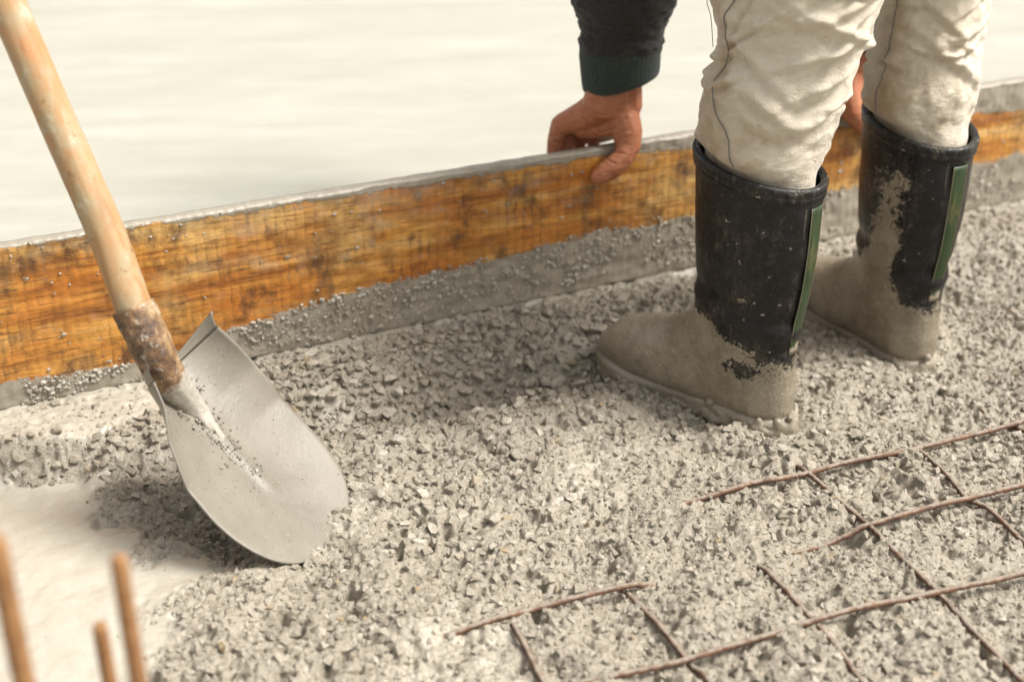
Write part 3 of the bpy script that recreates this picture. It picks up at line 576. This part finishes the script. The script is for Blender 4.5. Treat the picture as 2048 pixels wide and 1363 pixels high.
def creases(vf):                                          # skin folds pressed into the side of the hand that shows
    Vv = np.array(vf[0]); D = Vv - CAM; dp = D @ fw; X = 1024 + FPX * (D @ rt) / dp; Y = 681.5 - FPX * (D @ up) / dp
    me = pymesh('c', Vv, vf[1]); nr = np.zeros(len(Vv) * 3); me.vertices.foreach_get('normal', nr); nr = nr.reshape(-1, 3); bpy.data.meshes.remove(me)
    face = np.clip(-(nr * D).sum(1) / np.linalg.norm(D, axis=1) * 2, 0, 1); dd = np.zeros(len(Vv))
    for dep_, w_, L in ((.0016, 2.0, [(1206, 315), (1218, 321), (1230, 328)]), (.0014, 2.0, [(1214, 298), (1232, 305), (1250, 308)]), (.0016, 2.4, [(1200, 266), (1218, 262), (1234, 254), (1252, 236)]),
                        (.0012, 2.2, [(1166, 238), (1180, 250), (1203, 265)]), (.0014, 2.0, [(1101, 272), (1110, 281), (1122, 288)]), (.0008, 2.0, [(1198, 243), (1214, 246), (1234, 240)]), (.0008, 2.0, [(1190, 226), (1214, 231), (1244, 222)]), (.0006, 2.0, [(1236, 280), (1262, 272)]), (.0006, 2.0, [(1236, 268), (1264, 258)])):
        e = np.full(len(Vv), 1e9)
        for a, b in zip(L[:-1], L[1:]): e = np.minimum(e, segd(X, Y, np.array(a, float), np.array(b, float)))
        dd += dep_ * np.exp(-(e / w_)**2) - .25 * dep_ * np.exp(-((e - 2.6 * w_) / (1.5 * w_))**2)
    return (Vv - nr * (dd * face)[:, None]).tolist(), vf[1]
hl = creases(hl)
wl, wr = onb(1228, 30, -.012), HR[2][0][:3] + np.array([0, 0, .03])
# --- trunk, limbs and head under the clothes (bent over the plank, above the picture)
ax1, ax2 = foot(heel1, hd1, .072), foot(heel2, hd2, .072)
hdv = np.array([-.52, .854, 0]); lat = np.array([.854, .52, 0]); hip = (ax1 + ax2) / 2 - hdv * .13; hip[2] = .87
hipL, hipR = hip - lat * .088, hip + lat * .088
knL, knR = aty(1612, -60, ax1[1] - .01), aty(1868, -60, ax2[1] - .01)
shc = hip + hdv * .46; shc[2] = .86; shL, shR = shc - lat * .175, shc + lat * .175; shL[2] = shR[2] = .80
elL, elR = (shL * .42 + wl * .58) - lat * .02, (shR * .42 + wr * .58) + lat * .03
hc = shc + hdv * .23 + np.array([0, 0, -.02]); neck = shc + hdv * .08
B = []
def ch(*rows): B.extend(balls([np.r_[p, r] for p, r in rows]))
ch((hipL, .075), (knL * .5 + np.r_[ax1[:2], .5] * .5, .042), (np.r_[ax1[:2], .34], .04), (np.r_[ax1[:2], .10], .032)); ch((hipR, .075), (knR * .5 + np.r_[ax2[:2], .5] * .5, .042), (np.r_[ax2[:2], .34], .04), (np.r_[ax2[:2], .10], .032))
ch((np.r_[ax1[:2], .08], .032), (foot(heel1, hd1, .2) + [0, 0, .035], .026)); ch((np.r_[ax2[:2], .08], .032), (foot(heel2, hd2, .2) + [0, 0, .035], .026))
ch((hipL, .09), (hipR, .09)); ch((hip, .12), (hip + hdv * .22 + [0, 0, .02], .115), (shc, .12)); ch((shL, .06), (shc, .08), (shR, .06)); ch((shc, .07), (neck, .055), (hc, .06))
ch((shL, .055), (elL, .042), (wl, .033)); ch((shR, .055), (elR, .042), (wr, .033))
ch((hc, .085), (hc + hdv * .06 + [0, 0, -.01], .088)); ch((hc + hdv * .04 + [0, 0, -.085], .055), (hc + hdv * .09 + [0, 0, -.075], .045)); ch((hc + hdv * .03 + [0, 0, -.10], .016), (hc + hdv * .05 + [0, 0, -.108], .014))
for s_ in (-1, 1): ch((hc + lat * .083 * s_, .016), (hc + lat * .088 * s_ + hdv * .03, .014))
bd = mesh_data(remesh(B, .009, 4))
v, f = joinvf([bd, hl, hr]); po = np.r_[(ax1 + ax2)[:2] / 2, -.04]
person = link('person', pymesh('person', np.array(v) - po, f), M['skin']); person.location = V(po)
tag(person, 'person in cream trousers and muddy rubber boots bending to grip the plank', 'person')
def part(name, v, f, mat, parent=person, smooth=True): return link(name, pymesh(name, np.array(v) - po, f), mat, parent, smooth)
hb = [q for q in balls([np.r_[hc + [0, 0, .012] - hdv * .02, .093], np.r_[hc + hdv * .05 + [0, 0, .012], .094]])]
hv, hf = mesh_data(remesh(hb, .009, 3)); part('hair', hv, hf, M['hair'])

# --- trousers
def trouser_leg(rows, yw, knee, hipj, seed, folds_, stain_c, ax, ang, zr):
    C, Rr = [], []
    for y, xl, xr in rows:
        c = aty((xl + xr) / 2, y, yw); dep = (c - CAM) @ fw; C.append(c); Rr.append((xr - xl) / 2 / FPX * dep)
    C.append(C[-1] * .35 + (knee * .55 + hipj * .45) * .65); Rr.append(.112); C.append(hipj * 1.0); Rr.append(.122)
    nvis = len(rows); n = 240; P = cr(np.c_[np.array(C), np.array(Rr)], n); m = 160; th = np.linspace(-math.pi, math.pi, m, endpoint=False)
    h = P[:, 2][:, None]; T = th[None]; d = np.zeros((n, m))
    for t0, h0, sl_, cv, Ln, w, a in folds_:
        dt = (T - t0 + math.pi) % (2 * math.pi) - math.pi; ac = h - h0 - sl_ * dt - cv * dt**2
        d += a * np.exp(-(dt / Ln)**2) * (np.exp(-(ac / w)**2) - .75 * np.exp(-((ac + 1.35 * w) / (w * .75))**2))
    wob = fbm(T * 1.7 + h * 6, h * 17 - T * .9, 3, seed); d += .0032 * wob + .0020 * fbm(T * 5 + h * 22, h * 60 - T * 3, 3, seed + 5)
    r = P[:, 3][:, None] + d; V_ = np.stack([P[:, 0][:, None] + r * np.cos(T), P[:, 1][:, None] + .92 * r * np.sin(T), h + 0 * T], -1)
    lx, ly = np.cos(T - ang), np.sin(T - ang); re = 1 / np.sqrt((lx / .074)**2 + (ly / .055)**2) + .35 * d      # the boot's own oval
    U_ = np.stack([ax[0] + re * np.cos(T) + 0 * h, ax[1] + re * np.sin(T) + 0 * h, h + 0 * T], -1); wz = ss(zr + .026, zr - .004, h - .014 * lx)[..., None]; V_ = V_ * (1 - wz) + U_ * wz
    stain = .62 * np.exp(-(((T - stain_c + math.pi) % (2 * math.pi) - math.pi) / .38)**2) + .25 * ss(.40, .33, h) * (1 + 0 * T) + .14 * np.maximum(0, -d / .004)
    return V_, np.clip(stain, 0, 1), th
def mkfolds(seed, z0, z1, n, side):
    r = np.random.default_rng(seed); o = []
    for k in range(n):
        t0 = r.uniform(-math.pi, math.pi); h0 = r.uniform(z0, z1); rel = math.sin(t0 + math.pi / 2)
        o.append((t0, h0, r.normal(.030 * side, .035), r.uniform(-.02, .03), r.uniform(.35, .85), r.uniform(.0045, .009), r.uniform(.0035, .0075)))
    return o
RL = [(470, 1425, 1590), (420, 1408, 1612), (392, 1398, 1622), (372, 1388, 1632), (350, 1382, 1640), (320, 1386, 1646), (280, 1394, 1658), (240, 1399, 1672), (200, 1404, 1688), (150, 1414, 1704), (110, 1434, 1718), (75, 1434, 1732), (40, 1426, 1746), (0, 1420, 1762), (-60, 1424, 1780)]
RR = [(360, 1745, 1900), (310, 1734, 1912), (275, 1728, 1922), (255, 1724, 1928), (235, 1722, 1936), (200, 1722, 1946), (160, 1730, 1956), (120, 1742, 1961), (80, 1750, 1965), (40, 1756, 1972), (0, 1764, 1978), (-60, 1768, 1986)]
q = -math.pi / 2
FL = mkfolds(3, .36, .62, 34, 1) + [(q + .25, .375, .02, .05, .9, .012, .009), (q - .3, .40, -.05, .0, .6, .010, .006), (q + .5, .43, .045, .0, .6, .008, .007), (q + .45, .465, .05, .01, .55, .008, .007), (q + .1, .50, -.04, .0, .7, .010, .006), (q + .55, .52, .04, 0, .5, .009, .006), (q - .6, .45, -.06, 0, .5, .011, .006)]
FR = mkfolds(9, .36, .62, 30, -1) + [(q + .5, .43, .02, .0, .7, .008, .007), (q + .6, .47, .03, .0, .6, .008, .007), (q + .2, .40, -.05, .0, .7, .010, .006), (q + .4, .51, -.06, .0, .7, .010, .007), (q + .0, .45, -.06, .0, .5, .009, .005)]
VL, SL_, th = trouser_leg(RL, ax1[1] + .0, knL, hipL, 21, FL, q - 1.25, ax1, hd1, .308); VR, SR_, _ = trouser_leg(RR, ax2[1] + .0, knR, hipR, 43, FR, q - 1.0, ax2, hd2, .298)
pel = mesh_data(remesh(balls([np.r_[hipL, .118], np.r_[hipR, .118]]) + balls([np.r_[hip, .13], np.r_[hip + hdv * .14 + [0, 0, .03], .135]]), .012, 4))
lv, lf = loft(VL, False, True); rv, rf = loft(VR, False, True)
v, f = joinvf([(lv, lf), (rv, rf), pel]); trs = part('trousers', v, f, M['cloth'])
attr(trs.data, 'stain', np.concatenate([SL_.ravel(), [.2], SR_.ravel(), [.2], np.full(len(pel[0]), .1)]))
def seam(VV, pts, name='seam', rad=.0008, lift=.0013):
    out = []; zz = VV[:, 0, 2]
    Q = cr(np.array(pts, float), 90)
    for z, t in Q:
        i = int(np.argmin(np.abs(zz - z))); j = int(((t + math.pi) / (2 * math.pi)) * len(th)) % len(th); p = VV[i, j].copy(); c = VV[i].mean(0); e = p - c; e[2] = 0; out.append(p + e / np.linalg.norm(e) * lift)
    out = np.array(out); k = np.ones(5) / 5; out = np.stack([np.convolve(np.pad(out[:, a], 2, 'edge'), k, 'valid') for a in range(3)], -1)
    a, b = loft(tube(out, rad, 6)); part(name, a, b, M['thread'], trs)
seam(VL, [(.318, q - .60), (.345, q - .68), (.365, q - .80), (.39, q - 1.12), (.43, q - 1.18), (.47, q - 1.10), (.50, q - 1.05), (.53, q - .85), (.58, q - .8)])
seam(VR, [(.315, q - 1.02), (.36, q - 1.02), (.40, q - 1.0), (.45, q - .95), (.50, q - .95), (.56, q - .9)])
tp = aty(1425, -12, ax1[1] - .03); th_path = cr(np.array([tp, aty(1414, 3, ax1[1] - .03), aty(1421, 30, ax1[1] - .03), aty(1424, 60, ax1[1] - .03), aty(1426, 94, ax1[1] - .03)]), 40)
a, b = loft(tube(th_path, .0005, 5)); part('loose_thread', a, b, M['thread'], trs)

# --- sweater: trunk, two sleeves, ribbed cuffs
Sb = []
def sc_(*rows): Sb.extend(balls([np.r_[p, r] for p, r in rows]))
sc_((hip + hdv * .10 + [0, 0, .05], .142), (hip + hdv * .3 + [0, 0, .03], .15), (shc, .145)); sc_((shL, .085), (shc, .11), (shR, .085)); sc_((shL, .083), (elL, .070)); sc_((shR, .083), (elR, .068), (wr + [0, 0, .03], .052), (wr + [0, 0, -.03], .047)); sc_((neck - hdv * .02, .075), (neck, .07))
tb = mesh_data(remesh(Sb, .009, 4))
srow = [(1241, 172, 74), (1241, 150, 76), (1240, 118, 78), (1241, 104, 80), (1243, 85, 80), (1245, 60, 84), (1247, 30, 94), (1249, 0, 106), (1251, -40, 110), (1254, -110, 108)]
sp_ = np.array([np.r_[onb(x, y, -.010), r / FPX * ((onb(x, y, -.01) - CAM) @ fw)] for x, y, r in srow])
def sleeve_loft(i0, i1, n, disp):
    P = cr(sp_[i0:i1 + 1], n); th_ = np.linspace(-math.pi, math.pi, 120, endpoint=False)[None]; h = np.arange(n)[:, None] / n; r = P[:, 3][:, None] + disp(h, th_)
    lift = (.013 * np.cos(th_) + .002) * np.exp(-((P[:, 2] - P[0, 2])[:, None] / .05)**2) if i0 < 3 else .013 * np.cos(th_) * np.exp(-((P[:, 2] - sp_[0, 2])[:, None] / .05)**2)
    return np.stack([P[:, 0][:, None] + r * np.cos(th_), P[:, 1][:, None] + .9 * r * np.sin(th_), P[:, 2][:, None] + lift], -1)
sv = sleeve_loft(3, 9, 110, lambda h, t: .0022 * fbm(t * 1.6 + h * 4, h * 8 - t, 3, 77) + .004 * np.exp(-((h - .16) / .10)**2) - .004 * np.exp(-(h / .03)**2) + .0012 * fbm(t * 6, h * 22, 2, 79))
s1, s2 = loft(sv, False, False); v, f = joinvf([tb, (s1, s2)]); swt = part('sweater', v, f, M['knit'])
rib_ = lambda h, t: .0009 * np.sin(t * 46) * ss(0, .12, h) + .0014 * np.sin(h * 2.4) - .006 * np.exp(-(h / .05)**2)
cv_ = sleeve_loft(0, 4, 44, rib_); inner = cv_[::-1].copy(); cen = inner.mean(1, keepdims=True); inner = cen + (inner - cen) * .93
ring = np.concatenate([inner[10:], cv_]); s1, s2 = loft(ring, False, False); part('cuff', s1, s2, M['cuff'], swt)
cb = loft(tube(cr(np.array([HR[2][0][:3] * .45 + HR[2][1][:3] * .55, HR[2][0][:3], wr + [0, 0, .04]]), 20), .047, 40, lambda i, t: .0009 * np.sin(t * 20)), False, False); part('cuff', cb[0], cb[1], M['cuff'], swt)

# --- boots
BOOT = np.array([  # front x, front z, back x, back z, half width, squareness
    (.158, .364, -.014, .336, .066, 2.0), (.157, .31, -.015, .292, .0655, 2.0), (.153, .25, -.014, .24, .063, 2.0), (.149, .20, -.010, .19, .058, 2.0), (.147, .165, -.004, .15, .052, 2.05),
    (.150, .140, -.001, .112, .0475, 2.1), (.160, .122, -.003, .075, .045, 2.2), (.174, .110, -.005, .036, .044, 2.4), (.190, .102, .004, .006, .0435, 2.6), (.208, .095, .055, .0, .0435, 2.7),
    (.228, .088, .115, .0, .046, 2.7), (.250, .080, .17, .0, .050, 2.7), (.272, .070, .215, .001, .0505, 2.6), (.290, .057, .252, .004, .045, 2.4), (.303, .042, .284, .010, .032, 2.2), (.308, .030, .302, .020, .014, 2.0)])
def boot_rings(n=110, m=64, off=0.0, rows=BOOT):
    R = cr(rows, n); th_ = np.linspace(0, 2 * math.pi, m, endpoint=False); out = []
    for fx, fz, bx, bz, hwid, e in R:
        c = np.array([(fx + bx) / 2, 0, (fz + bz) / 2]); a = np.array([fx - bx, 0, fz - bz]) / 2; la = np.linalg.norm(a); a = a / la
        ct, st = np.cos(th_), np.sin(th_); cx = np.sign(ct) * np.abs(ct)**(2 / e); cy = np.sign(st) * np.abs(st)**(2 / e)
        out.append(c + (a[None] * (cx * (la + off))[:, None]) + np.array([0, 1, 0])[None] * (cy * (hwid + off))[:, None])
    return np.array(out)
def outline(n=90):                                        # plan of the sole
    x = np.concatenate([np.linspace(0, math.pi, n)]); X = .150 - .161 * np.cos(x)
    hw_ = np.interp(X, [-.011, -.004, .01, .04, .09, .14, .19, .23, .26, .285, .302, .311], [.004, .02, .033, .039, .037, .038, .046, .0505, .0495, .042, .026, .004])
    k = np.ones(7) / 7; hw_ = np.convolve(np.pad(hw_, 3, 'edge'), k, 'valid'); return np.vstack([np.c_[X, hw_], np.c_[X[::-1], -hw_[::-1]]])
def make_boot(heel, ang, smear, seed, lab, wipe):
    root = bpy.data.objects.new('boot', None); COL.objects.link(root); root.parent = person; root.location = V(heel - po); root.rotation_euler = (0, 0, ang); root['label'] = lab
    ca, sa = math.cos(ang), math.sin(ang); camd = (CAM - heel)[:2]; lc = np.array([camd[0] * ca + camd[1] * sa, -camd[0] * sa + camd[1] * ca]); tc_ = math.atan2(lc[1], lc[0])
    R = boot_rings(); m = R.shape[1]; th_ = np.linspace(0, 2 * math.pi, m, endpoint=False)
    wr_ = np.zeros(R.shape[:2]); Zb = R[..., 2]
    sh = ss(.13, .18, Zb); wr_ = sh * (.0016 * fbm(th_[None] * 1.3 + Zb * 5, Zb * 16 + seed, 3, seed)) + (1 - sh) * .0012 * fbm(R[..., 0] * 40, R[..., 1] * 40 + Zb * 30, 3, seed + 3)
    wr_ += .003 * np.exp(-((Zb - .15 - .015 * np.cos(th_)[None]) / .010)**2) - .0025 * np.exp(-((Zb - .17 - .015 * np.cos(th_)[None]) / .010)**2)
    cen = R.mean(1, keepdims=True); e = R - cen; e /= np.linalg.norm(e, axis=-1, keepdims=True) + 1e-9; R = R + e * wr_[..., None]
    ins = R[:26][::-1].copy(); ci = ins.mean(1, keepdims=True); ins = ci + (ins - ci) * .945
    F = np.concatenate([ins, R]); v, f = loft(F, False, True); up_ = link('upper', pymesh('upper', v, f), M['rubber'], root)
    z = F[..., 2]; dt = (th_[None] - tc_ + math.pi) % (2 * math.pi) - math.pi
    mud = 1.15 * ss(.150, .088, z - .02 * np.cos(th_)[None]) + smear * (np.exp(-((dt + .45 + .35 * ss(.3, .1, z)) / .42)**2) * ss(.34, .28, z) * (.75 + .9 * ss(.26, .12, z))); mud -= wipe * np.exp(-((F[..., 0] - .052) / .028)**2 - ((z - .082) / .013)**2) * (np.cos(dt) > 0); mud[:26] = 0
    attr(up_.data, 'mud', np.concatenate([mud.ravel(), [1.2]]))
    rim = boot_rings(110, 64)[0]; rr = []
    for k_, (o_, dz) in enumerate([(.0005, -.016), (.0035, -.0155), (.004, -.010), (.0032, -.008), (.0045, -.006), (.0050, -.001), (.0035, .0025), (.000, .0035), (-.004, .002), (-.0045, -.004)]):
        c = rim.mean(0); e2 = rim - c; e2[:, 2] = 0; e2 /= np.linalg.norm(e2, axis=1)[:, None]; rr.append(rim + e2 * o_ + np.array([0, 0, dz]))
    v, f = loft(np.array(rr), False, False); rm = link('rim', pymesh('rim', v, f), M['rubber'], root); attr(rm.data, 'mud', np.full(len(v), .10))
    # green band up the back with a pale piping on either side
    Rs = boot_rings(110, 256, .0016); k0, k1 = 4, 38; idx = [i % 256 for i in range(128 - 7, 128 + 8)]; G = Rs[k0:k1][:, idx]; G2 = boot_rings(110, 256, -.001)[k0:k1][:, idx]
    nr, nc = G.shape[:2]; vv = np.vstack([G.reshape(-1, 3), G2.reshape(-1, 3)]); f0 = grid_faces(nr, nc); ff = f0.tolist() + (f0[:, ::-1] + nr * nc).tolist()
    rg = [j for j in range(nc)] + [i * nc + nc - 1 for i in range(1, nr)] + [(nr - 1) * nc + j for j in range(nc - 2, -1, -1)] + [i * nc for i in range(nr - 2, 0, -1)]
    ff += [[rg[i], rg[i] + nr * nc, rg[(i + 1) % len(rg)] + nr * nc, rg[(i + 1) % len(rg)]] for i in range(len(rg))]
    st = link('heel_stripe', pymesh('heel_stripe', vv, ff), M['stripe'], root); zz = vv[:, 2]; attr(st.data, 'mud', 1.0 * ss(.15, .09, zz))
    for j in (idx[0], idx[-1]):
        v, f = loft(tube(Rs[k0:k1 - 3][:, j], .0007, 8)); link('piping', pymesh('piping', v, f), M['piping'], root)
    ol = outline(); lay = [(.002, -.016), (0.0, -.012), (.002, .004), (.0025, .010), (-.001, .014), (-.006, .016)]; rings = []
    for o_, dz in lay:
        nrm = np.gradient(np.vstack([ol[-1:], ol, ol[:1]]), axis=0)[1:-1]; nn = np.c_[-nrm[:, 1], nrm[:, 0]]; nn /= np.linalg.norm(nn, axis=1)[:, None] + 1e-9; pp = ol + nn * o_
        toe = .010 * ss(.2, .31, pp[:, 0]); rings.append(np.c_[pp, dz + toe + .001 * fbm(pp[:, 0] * 60, pp[:, 1] * 60, 2, seed)])
    v, f = loft(np.array(rings)); me = pymesh('sole', v, f); bm = bmesh.new(); bm.from_mesh(me); bmesh.ops.recalc_face_normals(bm, faces=bm.faces); bm.to_mesh(me); bm.free(); link('sole', me, M['mud'], root)
    r_ = np.random.default_rng(seed); lumps = []
    for i in range(420):
        j = r_.integers(0, len(ol)); p = ol[j]; back = p[0] < .11; zz = abs(r_.normal(0, .009 if not back else .011)) - .012
        lumps.append(np.array([p[0] * r_.uniform(.96, 1.0), p[1] * r_.uniform(.93, 1.02), zz, r_.uniform(.003, .0065) * (1.2 if back else .8)]))
    mu = link('mud', remesh(lumps, .0024, 9), M['mud'], root); tag(mu, kind='stuff')
make_boot(heel1, hd1, .20, 5, 'nearer boot, black above and coated with grey cement on the foot', .95)
make_boot(heel2, hd2, .9, 8, 'farther boot, its shaft smeared with dried cement', .3)
